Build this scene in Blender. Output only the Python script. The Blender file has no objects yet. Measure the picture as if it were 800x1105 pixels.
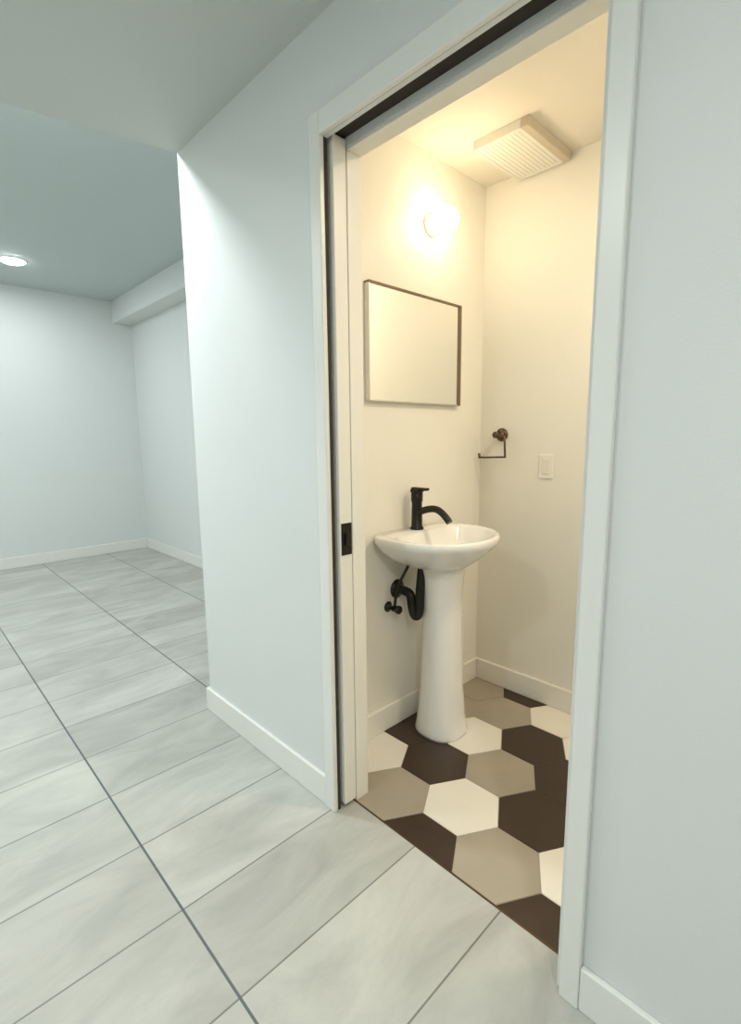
import bpy, bmesh, math
from mathutils import Vector, Matrix
H=1.23
scene=bpy.context.scene
try:
    scene.view_settings.view_transform='Standard'
    scene.view_settings.look='None'
except Exception as e: print(e)
COL=scene.collection

# ---------------------------------------------------------------- materials
def mat(name,color,rough=0.5,metal=0.0,noise=0.0,nscale=8.0,bump=0.0,bscale=200.0,emit=None,estr=0.0,coat=0.0):
    m=bpy.data.materials.new(name); m.use_nodes=True
    nt=m.node_tree; b=nt.nodes['Principled BSDF']
    b.inputs['Base Color'].default_value=(*color,1)
    b.inputs['Roughness'].default_value=rough
    b.inputs['Metallic'].default_value=metal
    if coat: b.inputs['Coat Weight'].default_value=coat
    tc=nt.nodes.new('ShaderNodeTexCoord')
    if noise>0:
        n=nt.nodes.new('ShaderNodeTexNoise'); n.inputs['Scale'].default_value=nscale; n.inputs['Detail'].default_value=5
        nt.links.new(tc.outputs['Object'],n.inputs['Vector'])
        mx=nt.nodes.new('ShaderNodeMix'); mx.data_type='RGBA'
        mx.inputs[6].default_value=(*[c*(1-noise) for c in color],1)
        mx.inputs[7].default_value=(*[min(1,c*(1+noise)) for c in color],1)
        nt.links.new(n.outputs['Fac'],mx.inputs[0]); nt.links.new(mx.outputs[2],b.inputs['Base Color'])
    if bump>0:
        n2=nt.nodes.new('ShaderNodeTexNoise'); n2.inputs['Scale'].default_value=bscale; n2.inputs['Detail'].default_value=3
        nt.links.new(tc.outputs['Object'],n2.inputs['Vector'])
        bp=nt.nodes.new('ShaderNodeBump'); bp.inputs['Strength'].default_value=bump; bp.inputs['Distance'].default_value=0.002
        nt.links.new(n2.outputs['Fac'],bp.inputs['Height']); nt.links.new(bp.outputs['Normal'],b.inputs['Normal'])
    if emit:
        b.inputs['Emission Color'].default_value=(*emit,1); b.inputs['Emission Strength'].default_value=estr
    return m
M_wall=mat('wall_paint',(0.71,0.735,0.73),0.5,noise=0.015,nscale=3,bump=0.15)
M_bath=mat('warm_lit_bath_paint',(0.86,0.83,0.75),0.5,noise=0.015,nscale=3,bump=0.15)  # white wall paint with the warm lamp light put into its colour
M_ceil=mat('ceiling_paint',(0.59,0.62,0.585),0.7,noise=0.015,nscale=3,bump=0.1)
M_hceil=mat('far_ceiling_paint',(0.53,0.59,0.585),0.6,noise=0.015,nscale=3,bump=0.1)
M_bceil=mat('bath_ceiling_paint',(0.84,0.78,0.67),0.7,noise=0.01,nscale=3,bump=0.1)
M_trim=mat('trim_paint',(0.79,0.79,0.755),0.3,noise=0.01,nscale=5)
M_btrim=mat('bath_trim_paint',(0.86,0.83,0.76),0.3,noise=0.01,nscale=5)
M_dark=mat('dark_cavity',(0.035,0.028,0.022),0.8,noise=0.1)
M_black=mat('matte_black_metal',(0.025,0.022,0.02),0.35,metal=0.6,noise=0.1,nscale=30)
M_bronze=mat('dark_bronze',(0.12,0.08,0.05),0.35,metal=0.7,noise=0.1,nscale=30)
M_mframe=mat('bronze_mirror_edge',(0.22,0.16,0.10),0.4,metal=0.6,noise=0.1,nscale=30)
M_cer=mat('white_ceramic',(0.88,0.87,0.84),0.12,noise=0.01,nscale=4,coat=0.4)
M_mir=mat('mirror_silver',(0.94,0.93,0.90),0.03,metal=1.0,noise=0.004)
M_plas=mat('white_plastic',(0.82,0.79,0.72),0.4,noise=0.01)
M_fan_shade=mat('fan_plastic_shaded',(0.60,0.52,0.40),0.5,noise=0.02)  # darker copy of the plastic: shade put into the housing's near side
M_grout=mat('grout',(0.42,0.38,0.33),0.9,noise=0.1,nscale=60)
M_tw=mat('hex_white',(0.85,0.81,0.72),0.35,noise=0.06,nscale=6)
M_tg=mat('hex_taupe',(0.39,0.34,0.265),0.4,noise=0.18,nscale=6)
M_td=mat('hex_dark',(0.045,0.025,0.015),0.35,noise=0.3,nscale=8)
M_chrome=mat('chrome',(0.7,0.68,0.64),0.15,metal=1.0,noise=0.01)
M_glow=mat('warm_globe',(1,0.95,0.85),0.4,noise=0.01,emit=(1.0,0.88,0.66),estr=12)
M_glowc=mat('cool_lens',(0.95,1,1),0.4,noise=0.01,emit=(0.94,1.0,1.0),estr=25)

def floor_mat():
    m=bpy.data.materials.new('concrete_look_tile'); m.use_nodes=True
    nt=m.node_tree; b=nt.nodes['Principled BSDF']; L=nt.links.new
    tc=nt.nodes.new('ShaderNodeTexCoord'); mp=nt.nodes.new('ShaderNodeMapping')
    JX=0.438
    mp.inputs['Location'].default_value=(-JX+6.0,-0.884+2.95,0)
    L(tc.outputs['Object'],mp.inputs['Vector'])
    br=nt.nodes.new('ShaderNodeTexBrick')
    br.offset=0.0; br.squash=1.0
    br.inputs['Scale'].default_value=1.0
    br.inputs['Brick Width'].default_value=0.6; br.inputs['Row Height'].default_value=0.295
    br.inputs['Mortar Size'].default_value=0.0028; br.inputs['Mortar Smooth'].default_value=0.4
    br.inputs['Bias'].default_value=0.0
    br.inputs['Color1'].default_value=(0.44,0.44,0.405,1); br.inputs['Color2'].default_value=(0.53,0.53,0.49,1)
    br.inputs['Mortar'].default_value=(0.20,0.20,0.18,1)
    L(mp.outputs['Vector'],br.inputs['Vector'])
    n=nt.nodes.new('ShaderNodeTexNoise'); n.inputs['Scale'].default_value=2.4; n.inputs['Detail'].default_value=8; n.inputs['Roughness'].default_value=0.62
    n.inputs['Distortion'].default_value=0.7
    mp2=nt.nodes.new('ShaderNodeMapping'); mp2.inputs['Scale'].default_value=(1,2.4,1); L(tc.outputs['Object'],mp2.inputs['Vector'])
    L(mp2.outputs['Vector'],n.inputs['Vector'])
    cr=nt.nodes.new('ShaderNodeValToRGB'); cr.color_ramp.elements[0].position=0.3; cr.color_ramp.elements[0].color=(0.76,0.76,0.76,1)
    cr.color_ramp.elements[1].position=0.7; cr.color_ramp.elements[1].color=(1.12,1.12,1.11,1)
    L(n.outputs['Fac'],cr.inputs['Fac'])
    mx=nt.nodes.new('ShaderNodeMix'); mx.data_type='RGBA'; mx.blend_type='MULTIPLY'; mx.inputs[0].default_value=1
    L(br.outputs['Color'],mx.inputs[6]); L(cr.outputs['Color'],mx.inputs[7])
    sp=nt.nodes.new('ShaderNodeSeparateXYZ'); L(mp.outputs['Vector'],sp.inputs[0])
    def mth(op,a,bv=None):
        k=nt.nodes.new('ShaderNodeMath'); k.operation=op
        if hasattr(a,'links'): L(a,k.inputs[0])
        else: k.inputs[0].default_value=a
        if bv is not None: k.inputs[1].default_value=bv
        return k.outputs[0]
    q=mth('DIVIDE',sp.outputs[0],0.6); q=mth('ADD',q,0.5); q=mth('FRACT',q); q=mth('SUBTRACT',q,0.5); q=mth('ABSOLUTE',q); q=mth('LESS_THAN',q,0.0032/0.6)
    m2=nt.nodes.new('ShaderNodeMix'); m2.data_type='RGBA'; L(q,m2.inputs[0]); L(mx.outputs[2],m2.inputs[6]); m2.inputs[7].default_value=(0.10,0.115,0.115,1)
    L(m2.outputs[2],b.inputs['Base Color'])
    b.inputs['Roughness'].default_value=0.4
    bp=nt.nodes.new('ShaderNodeBump'); bp.inputs['Strength'].default_value=0.3; bp.inputs['Distance'].default_value=0.002; bp.invert=True
    L(br.outputs['Fac'],bp.inputs['Height']); L(bp.outputs['Normal'],b.inputs['Normal'])
    return m
M_floor=floor_mat()

# ---------------------------------------------------------------- helpers
def finish(o,kind=None,label=None,cat=None,parent=None,group=None):
    COL.objects.link(o)
    if kind:o['kind']=kind
    if label:o['label']=label
    if cat:o['category']=cat
    if group:o['group']=group
    if parent:
        o.parent=parent
        o.matrix_parent_inverse=Matrix.Translation(parent.location).inverted()
    return o
def addbox(bm,b):
    x0,y0,z0,x1,y1,z1=b[:6]; mi=b[6] if len(b)>6 else 0
    vs=[bm.verts.new(p) for p in [(x0,y0,z0),(x1,y0,z0),(x1,y1,z0),(x0,y1,z0),(x0,y0,z1),(x1,y0,z1),(x1,y1,z1),(x0,y1,z1)]]
    for f in [(0,3,2,1),(4,5,6,7),(0,1,5,4),(1,2,6,5),(2,3,7,6),(3,0,4,7)]:
        fc=bm.faces.new([vs[i] for i in f]); fc.material_index=mi
def boxes(name,bl,m,bevel=0.0,**kw):
    mats=m if isinstance(m,list) else [m]
    bm=bmesh.new()
    for b in bl: addbox(bm,b)
    me=bpy.data.meshes.new(name); bm.to_mesh(me); bm.free()
    for k in mats: me.materials.append(k)
    o=bpy.data.objects.new(name,me)
    if bevel>0:
        md=o.modifiers.new('bevel','BEVEL'); md.width=bevel; md.segments=3; md.limit_method='ANGLE'
    return finish(o,**kw)
def loft(name,rings,m,cap0=True,cap1=True,smooth=True,**kw):
    bm=bmesh.new(); R=[]
    for r in rings: R.append([bm.verts.new(p) for p in r])
    n=len(rings[0])
    for a,b in zip(R,R[1:]):
        for i in range(n):
            bm.faces.new([a[i],a[(i+1)%n],b[(i+1)%n],b[i]])
    if cap0: bm.faces.new(R[0][::-1])
    if cap1: bm.faces.new(R[-1])
    bmesh.ops.recalc_face_normals(bm,faces=bm.faces)
    if smooth:
        for f in bm.faces:f.smooth=len(f.verts)==4
    me=bpy.data.meshes.new(name); bm.to_mesh(me); bm.free(); me.materials.append(m)
    o=bpy.data.objects.new(name,me)
    return finish(o,**kw)
def frame(axis):
    z=Vector(axis).normalized(); x=z.orthogonal().normalized(); y=z.cross(x); return x,y,z
def lathe(name,c,axis,prof,m,n=40,**kw):
    x,y,z=frame(axis); c=Vector(c)
    rings=[[tuple(c+z*t+(x*math.cos(2*math.pi*i/n)+y*math.sin(2*math.pi*i/n))*max(r,1e-4)) for i in range(n)] for r,t in prof]
    return loft(name,rings,m,**kw)
def tube(name,pts,rad,m,cyclic=False,smooth_path=False,**kw):
    cu=bpy.data.curves.new(name,'CURVE'); cu.dimensions='3D'; cu.bevel_depth=rad; cu.bevel_resolution=6; cu.use_fill_caps=True
    if smooth_path:
        s=cu.splines.new('NURBS'); s.points.add(len(pts)-1); s.order_u=3; s.use_endpoint_u=not cyclic
    else:
        s=cu.splines.new('POLY'); s.points.add(len(pts)-1)
    for p,q in zip(s.points,pts): p.co=(*q,1)
    s.use_cyclic_u=cyclic
    cu.materials.append(m)
    tmp=bpy.data.objects.new(name+'_c',cu); COL.objects.link(tmp)
    dg=bpy.context.evaluated_depsgraph_get(); dg.update()
    me=bpy.data.meshes.new_from_object(tmp.evaluated_get(dg)); me.name=name
    bpy.data.objects.remove(tmp)
    for p in me.polygons:p.use_smooth=True
    o=bpy.data.objects.new(name,me)
    if not me.materials: me.materials.append(m)
    return finish(o,**kw)
def empty(name,loc,label,cat,group=None):
    o=bpy.data.objects.new(name,None); o.location=loc; o.empty_display_size=0.05
    return finish(o,label=label,cat=cat,group=group)
ST='structure'

# ---------------------------------------------------------------- dimensions
XW=0.96; XB=1.09; XC=2.085
YM=1.385; YC=2.054; YF=5.82
ZL=2.330; ZH=2.645
OY0,OY1,OZ=0.392,1.162,2.038
CR=0.042; CL=0.044          # casing widths
XL=-1.6; YB=-1.6; YR=-0.4

# ---------------------------------------------------------------- shell
bl=[(XW,YB,0,XB,OY0,ZL),
    (XW,OY0,OZ+0.05,XB,OY1,ZL),
    (XW,OY0,OZ,XW+0.014,OY1,OZ+0.05),(1.034,OY0,OZ,XB,OY1,OZ+0.05),
    (XW,OY1,0,XW+0.012,1.98,ZL),
    (1.036,OY1,0,XB,YM,ZL),
    (XW+0.012,OY1,OZ+0.05,1.036,1.98,ZL),
    (XW,1.98,0,1.036,YC,ZL)]
boxes('wall_doorway',bl,M_wall,kind=ST,label='pale grey-blue painted partition wall with a doorway cut in it',cat='wall')
boxes('wall_bathroom_side',[(1.036,YM,0,XC,YC,ZL)],M_wall,kind=ST,label='painted wall behind the pedestal sink',cat='wall')
boxes('wall_bathroom_sink',[(XB,YM-0.006,0,XC-0.006,YM,ZL)],M_bath,kind=ST,label='white painted bathroom wall, warm light in its tint, behind the sink and mirror',cat='wall')
boxes('wall_bathroom_back',[(XC-0.006,YR,0,XC,YM,ZL)],M_bath,kind=ST,label='white painted bathroom wall, warm light in its tint, with the towel ring',cat='wall')
boxes('wall_bathroom_end',[(XB,YR-0.1,0,XC,YR,ZL)],M_bath,kind=ST,label='white painted end wall of the small bathroom, warm light in its tint',cat='wall')
boxes('wall_side',[(XC,YB,0,XC+0.1,YF,ZH+0.1)],M_wall,kind=ST,label='pale painted long side wall of the far room',cat='wall')
boxes('wall_far',[(XL,YF,0,XC+0.1,YF+0.1,ZH+0.1)],M_wall,kind=ST,label='pale blue-grey painted far wall of the open room',cat='wall')
boxes('wall_opposite',[(XL-0.1,YB,0,XL,YF+0.1,ZH+0.1)],M_wall,kind=ST,label='pale painted wall opposite the bathroom doorway',cat='wall')
boxes('wall_near',[(XL-0.1,YB-0.1,0,XC+0.1,YB,ZH+0.1)],M_wall,kind=ST,label='pale painted wall closing the hallway',cat='wall')
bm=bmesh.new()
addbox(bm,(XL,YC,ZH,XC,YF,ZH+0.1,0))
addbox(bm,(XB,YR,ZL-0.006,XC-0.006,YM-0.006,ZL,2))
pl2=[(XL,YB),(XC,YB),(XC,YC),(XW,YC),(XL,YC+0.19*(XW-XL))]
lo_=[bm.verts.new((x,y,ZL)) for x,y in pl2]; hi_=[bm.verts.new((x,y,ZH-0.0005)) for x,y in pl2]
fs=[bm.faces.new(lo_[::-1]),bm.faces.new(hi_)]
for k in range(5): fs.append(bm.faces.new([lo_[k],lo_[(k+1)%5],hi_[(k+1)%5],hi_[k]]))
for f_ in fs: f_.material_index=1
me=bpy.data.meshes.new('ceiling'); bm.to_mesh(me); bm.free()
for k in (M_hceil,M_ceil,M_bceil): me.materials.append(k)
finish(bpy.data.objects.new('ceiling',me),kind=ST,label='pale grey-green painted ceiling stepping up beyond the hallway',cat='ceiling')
boxes('ceiling_soffit',[(1.90,YC,2.43,XC,YF,ZH)],M_wall,kind=ST,label='boxed soffit running under the far room ceiling',cat='ceiling')
XT=1.028
boxes('floor',[(XL,YB,-0.05,XT,YF,0),(XT,YC,-0.05,XC,YF,0)],M_floor,kind=ST,label='large light grey concrete-look rectangular floor tiles',cat='floor')
boxes('trim_threshold',[(XT,OY0,-0.01,XT+0.006,OY1,0.001)],M_bronze,kind=ST,label='thin dark metal threshold strip between the tiles',cat='threshold')

def clip(poly,fn):
    out=[]
    for i in range(len(poly)):
        a=poly[i]; b=poly[(i+1)%len(poly)]; da=fn(a); db=fn(b)
        if da>=0: out.append(a)
        if (da>=0)!=(db>=0):
            t=da/(da-db); out.append((a[0]+(b[0]-a[0])*t,a[1]+(b[1]-a[1])*t))
    return out
S=0.195*H; RY=S*math.sqrt(3)/2; X0=1.034*H; Y0=0.72*H
colmap={(0,0):0,(0,1):1,(0,2):2,(0,3):0,(0,-1):2,
 (1,0):2,(1,-1):1,(1,1):0,(1,2):1,(1,3):2,
 (-1,0):2,(-1,-1):1,(-1,1):2,(-1,2):0,
 (-2,0):0,(-2,-1):2,(-2,1):1,(2,0):0,(2,1):2,(2,2):1}
bm=bmesh.new()
fx0,fx1,fy0,fy1=XT+0.006,XC-0.006,YR,YM-0.006
vs=[bm.verts.new(p) for p in [(fx0,fy0,-0.002),(fx1,fy0,-0.002),(fx1,fy1,-0.002),(fx0,fy1,-0.002)]]
bm.faces.new(vs).material_index=3
for j in range(-10,6):
    for i in range(-4,8):
        cx=X0+i*S+(0.5*S if j%2 else 0); cy=Y0+j*RY
        r=(S-0.003)/math.sqrt(3)
        poly=[(cx+r*math.cos(math.radians(30+60*k)),cy+r*math.sin(math.radians(30+60*k))) for k in range(6)]
        poly=clip(poly,lambda p:p[0]-fx0); 
        if poly: poly=clip(poly,lambda p:fx1-p[0])
        if poly: poly=clip(poly,lambda p:p[1]-fy0)
        if poly: poly=clip(poly,lambda p:fy1-p[1])
        if len(poly)<3: continue
        c=colmap.get((j,i),(i*2+j*j+abs(j)*i)%3)
        top=[bm.verts.new((x,y,0.0)) for x,y in poly]; bot=[bm.verts.new((x,y,-0.002)) for x,y in poly]
        bm.faces.new(top).material_index=c
        for k in range(len(poly)):
            bm.faces.new([bot[k],bot[(k+1)%len(poly)],top[(k+1)%len(poly)],top[k]]).material_index=c
me=bpy.data.meshes.new('floor_bathroom'); bm.to_mesh(me); bm.free()
for k in (M_tw,M_tg,M_td,M_grout): me.materials.append(k)
finish(bpy.data.objects.new('floor_bathroom',me),kind=ST,label='hexagon tile bathroom floor in white, taupe and dark brown',cat='floor')

bh=0.105; bt=0.014
def bb(name,b,m=M_trim,label='white painted baseboard along the wall'):
    boxes(name,[b],m,bevel=0.004,kind=ST,label=label,cat='baseboard')
bb('baseboard_hallway',(XW-bt,OY1+CL,0,XW,YC,bh))
bb('baseboard_corner',(XW-bt,YC,0,XC,YC+bt,bh))
bb('baseboard_doorway',(XW-bt,YB,0,XW,OY0-CR,bh))
bb('baseboard_far',(XL,YF-bt,0,XC-bt,YF,bh))
bb('baseboard_side',(XC-bt,YC+bt,0,XC,YF,bh))
bb('baseboard_bathroom_sink',(XB,YM-0.006-bt,0,XC-0.006,YM-0.006,bh),M_btrim,'cream painted baseboard behind the pedestal sink')
bb('baseboard_bathroom_back',(XC-0.006-bt,YR,0,XC-0.006,YM-0.006-bt,bh),M_btrim,'cream painted baseboard on the towel ring wall')

ct=0.016; zt=OZ+0.060
boxes('trim_1',[(XW-ct,OY1-0.002,0,XW,OY1+CL,zt)],M_trim,bevel=0.003,kind=ST,label='white painted door casing upright beside the pocket slot',cat='door trim')
boxes('trim_2',[(XW-ct,OY0-CR,0,XW,OY0,zt)],M_trim,bevel=0.003,kind=ST,label='white painted door casing upright on the strike side',cat='door trim')
boxes('trim_3',[(XW-ct,OY0,OZ,XW,OY1-0.002,zt)],M_trim,bevel=0.003,kind=ST,label='white painted head casing above the doorway',cat='door trim')
boxes('trim_4',[(XW,OY0,0,XB,OY0+0.012,OZ)],M_trim,bevel=0.002,kind=ST,label='white painted strike side door jamb',cat='door trim')
boxes('trim_5',[(1.036,OY1-0.012,0,XB,OY1,OZ-0.012)],M_btrim,bevel=0.002,kind=ST,label='white painted split jamb beside the pocket door',cat='door trim')
boxes('trim_6',[(1.036,OY0+0.012,OZ-0.012,XB,OY1,OZ)],M_btrim,bevel=0.002,kind=ST,label='white painted split head jamb under the door track',cat='door trim')
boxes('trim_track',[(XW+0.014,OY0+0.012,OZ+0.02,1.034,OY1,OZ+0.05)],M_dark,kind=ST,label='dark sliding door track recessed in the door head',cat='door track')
boxes('trim_slot_shade',[(XW+0.0122,OY1+0.004,0,XW+0.0142,1.97,OZ),(1.0335,OY1+0.03,0,1.0358,1.97,OZ),(XW+0.001,OY1-0.0015,0,XW+0.0122,OY1-0.0005,OZ)],M_dark,kind=ST,label='dark sheets painted as shade inside the pocket door slot',cat='door pocket')  # near-black sheets stand in for the shade inside the slot
d=boxes('door_1',[(0.984,OY1-0.012,0.012,1.033,1.95,OZ+0.015)],M_btrim,bevel=0.003,kind=ST,label='white pocket door slid open into the wall',cat='door')
boxes('latch',[(0.988,OY1-0.015,0.865,1.029,OY1-0.0115,0.965)],M_black,bevel=0.001,parent=d,label='matte black edge latch plate')
boxes('edge_pull',[(1.000,OY1-0.024,0.895,1.017,OY1-0.014,0.935)],M_black,bevel=0.003,parent=d,label='small black edge pull')

# ---------------------------------------------------------------- sink
SX=1.545; SW=0.242; SYB=YM-0.008; SD=0.40; SZ=0.852
def outline(sw,yb,yf,z,n=64,sx=SX):
    pts=[]; cy=yb-(yb-yf)*0.42
    for i in range(n):
        a=2*math.pi*i/n; c=math.cos(a); s=math.sin(a)
        e=2.0 if s<0 else 5.0
        r=(abs(c)**e+abs(s)**e)**(-1/e)
        x=c*r*sw; y=s*r*((yb-cy) if s>0 else (cy-yf))
        pts.append((sx+x,cy+y,z))
    return pts
yf=SYB-SD
sink=empty('pedestal_sink',(SX,SYB-0.2,0),'white ceramic pedestal sink with black faucet against the wall','sink')
rings=[outline(0.080,SYB-0.09,SYB-0.25,SZ-0.138,sx=SX+0.01),
       outline(0.115,SYB-0.06,SYB-0.285,SZ-0.128,sx=SX+0.005),
       outline(0.160,SYB-0.02,SYB-0.325,SZ-0.100),
       outline(0.205,SYB-0.0,SYB-0.365,SZ-0.065),
       outline(0.232,SYB,yf+0.010,SZ-0.036),
       outline(SW,SYB,yf+0.001,SZ-0.024),
       outline(SW,SYB,yf,SZ-0.006),
       outline(SW-0.006,SYB-0.004,yf+0.005,SZ),
       outline(SW-0.026,SYB-0.100,yf+0.024,SZ-0.001),
       outline(SW-0.036,SYB-0.108,yf+0.034,SZ-0.012),
       outline(SW-0.060,SYB-0.120,yf+0.060,SZ-0.060),
       outline(SW-0.110,SYB-0.150,yf+0.110,SZ-0.095),
       outline(0.03,SYB-0.205,yf+0.165,SZ-0.108)]
loft('basin',rings,M_cer,parent=sink)
def col(hw,hd,z,yc=SYB-0.165,n=48):
    e=0.8; xc=SX+0.034
    return [(xc+hw*math.copysign(abs(math.cos(2*math.pi*i/n))**e,math.cos(2*math.pi*i/n)),
             yc+hd*math.copysign(abs(math.sin(2*math.pi*i/n))**e,math.sin(2*math.pi*i/n)),z) for i in range(n)]
prs=[(0.100,0.102,0.0),(0.102,0.104,0.012),(0.098,0.100,0.03),(0.090,0.092,0.09),(0.083,0.085,0.2),(0.078,0.080,0.35),(0.074,0.077,0.5),(0.073,0.077,0.6),(0.076,0.080,0.66),(0.083,0.086,0.70),(0.088,0.092,0.722)]
loft('pedestal',[col(a,b,z) for a,b,z in prs],M_cer,parent=sink)
lathe('drain',(SX,SYB-0.222,SZ-0.1075),(0,0,1),[(0.024,0),(0.024,0.003),(0.018,0.005),(0.006,0.003)],M_chrome,parent=sink,label='chrome drain')
fy=SYB-0.055
fau=lathe('faucet',(SX,fy,SZ-0.002),(0,0,1),[(0.028,0),(0.028,0.008),(0.023,0.014),(0.021,0.11),(0.024,0.12),(0.024,0.15),(0.016,0.158)],M_black,parent=sink,label='matte black single-hole faucet')
s=tube('spout',[(SX,fy-0.01,SZ+0.07),(SX,fy-0.07,SZ+0.095),(SX,fy-0.13,SZ+0.085),(SX,fy-0.165,SZ+0.045)],0.014,M_black,smooth_path=True); s.parent=fau
h=boxes('handle',[(SX-0.013,fy-0.055,SZ+0.160,SX+0.013,fy+0.022,SZ+0.171),(SX-0.020,fy-0.020,SZ+0.150,SX+0.020,fy+0.020,SZ+0.165)],M_black,bevel=0.003); h.parent=fau
tx0=SX-0.060
tube('drain_trap',[(tx0,YM-0.008,0.60),(tx0,YM-0.06,0.60),(tx0,YM-0.085,0.59),(tx0,YM-0.09,0.54),(tx0+0.005,YM-0.10,0.50),(tx0+0.01,YM-0.12,0.51),(tx0+0.015,YM-0.12,0.62),(tx0+0.03,YM-0.12,0.715)],0.019,M_black,smooth_path=True,parent=sink,label='black drain trap pipe')
lathe('escutcheon',(tx0,YM-0.0065,0.60),(0,-1,0),[(0.04,0),(0.04,0.004),(0.02,0.012)],M_black,parent=sink)
xx=tx0-0.055
lathe('shutoff_valve',(xx,YM-0.0065,0.535),(0,-1,0),[(0.022,0),(0.022,0.004),(0.009,0.008),(0.009,0.030),(0.013,0.032),(0.013,0.05),(0.017,0.052),(0.017,0.066),(0.010,0.068)],M_black,n=24,parent=sink,label='black shutoff valve')
tube('supply_hose',[(xx,YM-0.045,0.54),(xx,YM-0.05,0.60),(xx+0.03,YM-0.06,0.67),(SX-0.04,YM-0.075,0.735)],0.006,M_black,smooth_path=True,parent=sink,label='thin black supply hose')

# ---------------------------------------------------------------- mirror
mx0,mx1,mz0,mz1=1.068*H,1.523*H,1.105*H,1.449*H
my=YM-0.006
mir=empty('wall_mirror',((mx0+mx1)/2,my,mz0),'rectangular wall mirror with thin dark edge above the sink','mirror')
boxes('mirror_glass',[(mx0+0.004,my-0.022,mz0+0.004,mx1-0.014,my-0.003,mz1-0.007)],M_mir,bevel=0.001,parent=mir)
boxes('mirror_frame',[(mx0,my-0.028,mz1-0.008,mx1,my,mz1),(mx1-0.015,my-0.028,mz0,mx1,my,mz1-0.008)],M_mframe,bevel=0.001,parent=mir,label='dark bronze edge strips')
boxes('mirror_rail',[(mx0,my-0.026,mz0,mx1-0.015,my,mz0+0.005),(mx0,my-0.026,mz0+0.005,mx0+0.004,my,mz1-0.008)],M_chrome,bevel=0.001,parent=mir,label='pale metal lower edge strips')

# ---------------------------------------------------------------- wall lamp
lx,lz=1.375*H,1.680*H
lamp=empty('wall_lamp',(lx,my,lz),'small glowing round globe wall lamp above the mirror','wall lamp')
lathe('lamp_base',(lx,my,lz),(0,-1,0),[(0.045,0),(0.045,0.008),(0.02,0.014),(0.018,0.03)],M_plas,parent=lamp)
gr=0.050
prof=[(gr*math.sin(math.pi*k/16),0.026+gr-gr*math.cos(math.pi*k/16)) for k in range(17)]
lathe('lamp_globe',(lx,my,lz),(0,-1,0),prof,M_glow,parent=lamp,label='glowing warm white glass globe')

# ---------------------------------------------------------------- exhaust fan
zc=ZL-0.006
fx0_,fx1_,fy0_,fy1_=1.41*H,1.68*H,0.800*H,0.985*H
fan=empty('exhaust_fan',((fx0_+fx1_)/2,(fy0_+fy1_)/2,zc),'cream plastic bathroom exhaust fan on the ceiling','exhaust fan')
boxes('fan_housing',[(fx0_,fy0_,zc-0.034,fx1_,fy0_+0.030,zc,1),(fx0_,fy1_-0.012,zc-0.034,fx1_,fy1_,zc),(fx0_,fy0_+0.030,zc-0.034,fx0_+0.012,fy1_-0.012,zc),(fx1_-0.012,fy0_+0.030,zc-0.034,fx1_,fy1_-0.012,zc)],[M_plas,M_fan_shade],bevel=0.003,parent=fan)
sl=[]
n=11; w=(fy1_-fy0_-0.042)/n
for k in range(n):
    y=fy0_+0.030+w*k
    sl.append((fx0_+0.012,y+w*0.03,zc-0.032,fx1_-0.012,y+w*0.94,zc-0.025))
boxes('fan_grille',sl,M_plas,parent=fan)

# ---------------------------------------------------------------- towel ring
tx=XC-0.006; ty=1.026*H; tz=1.0*H
tr=empty('towel_ring',(tx,ty,tz),'dark bronze square towel ring on the bathroom wall','towel ring')
lathe('ring_mount',(tx,ty,tz),(-1,0,0),[(0.030,0),(0.030,0.006),(0.026,0.012),(0.011,0.014),(0.011,0.045),(0.015,0.047),(0.015,0.06),(0.01,0.063)],M_bronze,parent=tr)
rx=tx-0.053
tube('ring_loop',[(rx,ty+0.0,tz-0.004),(rx,ty-0.045,tz-0.006),(rx,ty-0.05,tz-0.10),(rx,ty+0.085,tz-0.105),(rx,ty+0.088,tz-0.085)],0.006,M_bronze,parent=tr)
oy,oz=0.845*H,0.887*H
ou=empty('wall_outlet',(tx,oy,oz),'cream plastic electrical outlet plate on the bathroom wall','outlet')
boxes('cover_plate',[(tx-0.005,oy-0.033,oz-0.052,tx,oy+0.033,oz+0.052)],M_bath,bevel=0.003,parent=ou)
boxes('receptacle',[(tx-0.007,oy-0.016,oz-0.032,tx-0.004,oy+0.016,oz+0.032)],M_plas,bevel=0.001,parent=ou)

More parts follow.
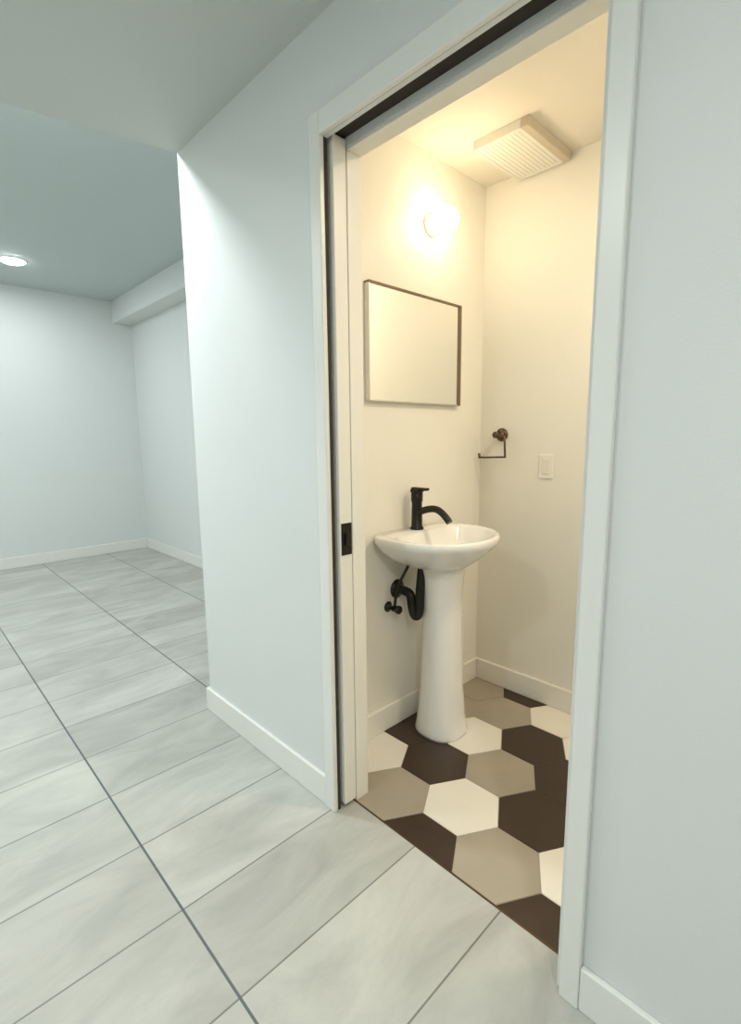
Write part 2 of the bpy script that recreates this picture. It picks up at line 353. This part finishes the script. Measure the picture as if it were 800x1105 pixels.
# ---------------------------------------------------------------- ceiling lights
def recessed(x,y,z,power,r=0.085,color=(0.93,1.0,0.985),group='recessed ceiling lights',lens=M_glowc,name='recessed_light',label='round white recessed ceiling light, switched on'):
    e=empty(name,(x,y,z),label,'ceiling light',group=group)
    lathe('light_trim',(x,y,z),(0,0,-1),[(r+0.018,0),(r+0.018,0.003),(r+0.004,0.007),(r,0.007),(r,0.0)],M_trim,cap0=False,cap1=False,parent=e)
    lathe('light_lens',(x,y,z),(0,0,-1),[(r,0.0005),(r,0.012),(r-0.02,0.022),(r-0.05,0.027)],lens,parent=e)
    ld=bpy.data.lights.new('lamp','AREA'); ld.shape='DISK'; ld.size=r*2; ld.energy=power; ld.color=color
    lo=bpy.data.objects.new('light_source',ld); lo.location=(x,y,z-0.030); COL.objects.link(lo)
    lo.parent=e; lo.matrix_parent_inverse=Matrix.Translation(e.location).inverted()
recessed(0.75*H,4.08*H,ZH,9)
recessed(-0.8,4.2,ZH,24)  # out of view, gives the far room its light
recessed(0.32,2.44,ZH,23,color=(0.95,1.0,1.0))
recessed(-0.9,3.0,ZH,14)  # another unseen light for the far room
recessed(-0.75,0.9,ZL,10)  # unseen lamp added to light the hallway
recessed(-0.2,-0.7,ZL,18,color=(1.0,1.0,0.93))  # added behind the camera, unseen, to brighten the near hallway
recessed(1.58,0.15,zc,11,color=(1.0,0.84,0.60),group=None,name='bathroom_fill_light',label='unseen round warm ceiling light added to brighten the bathroom')  # extra unseen lamp, raises the overall light in the bathroom

ld=bpy.data.lights.new('bulb','POINT'); ld.energy=1.3; ld.color=(1.0,0.76,0.45); ld.shadow_soft_size=0.04
lo=bpy.data.objects.new('bulb_light',ld); lo.location=(lx,my-0.19,lz+0.03); COL.objects.link(lo); lo.parent=lamp; lo.matrix_parent_inverse=Matrix.Translation(lamp.location).inverted()
w=bpy.data.worlds.new('world'); scene.world=w; w.use_nodes=True
w.node_tree.nodes['Background'].inputs[0].default_value=(0.8,0.95,1,1); w.node_tree.nodes['Background'].inputs[1].default_value=0.3

# ---------------------------------------------------------------- camera
F=541.0; th=math.radians(8.6); rho=math.radians(0.6); az=math.radians(44.1)
cd=bpy.data.cameras.new('camera'); cam=bpy.data.objects.new('camera',cd); COL.objects.link(cam); scene.camera=cam
cd.sensor_fit='HORIZONTAL'; cd.sensor_width=36; cd.lens=F/800*36; cd.clip_start=0.02
fh=Vector((math.sin(az),math.cos(az),0)); r=Vector((math.cos(az),-math.sin(az),0))
f=fh*math.cos(th)+Vector((0,0,-math.sin(th))); u=r.cross(f)
r2=r*math.cos(rho)-u*math.sin(rho); u2=u*math.cos(rho)+r*math.sin(rho)
cam.matrix_world=Matrix((( r2.x,u2.x,-f.x,0),(r2.y,u2.y,-f.y,0),(r2.z,u2.z,-f.z,H),(0,0,0,1)))
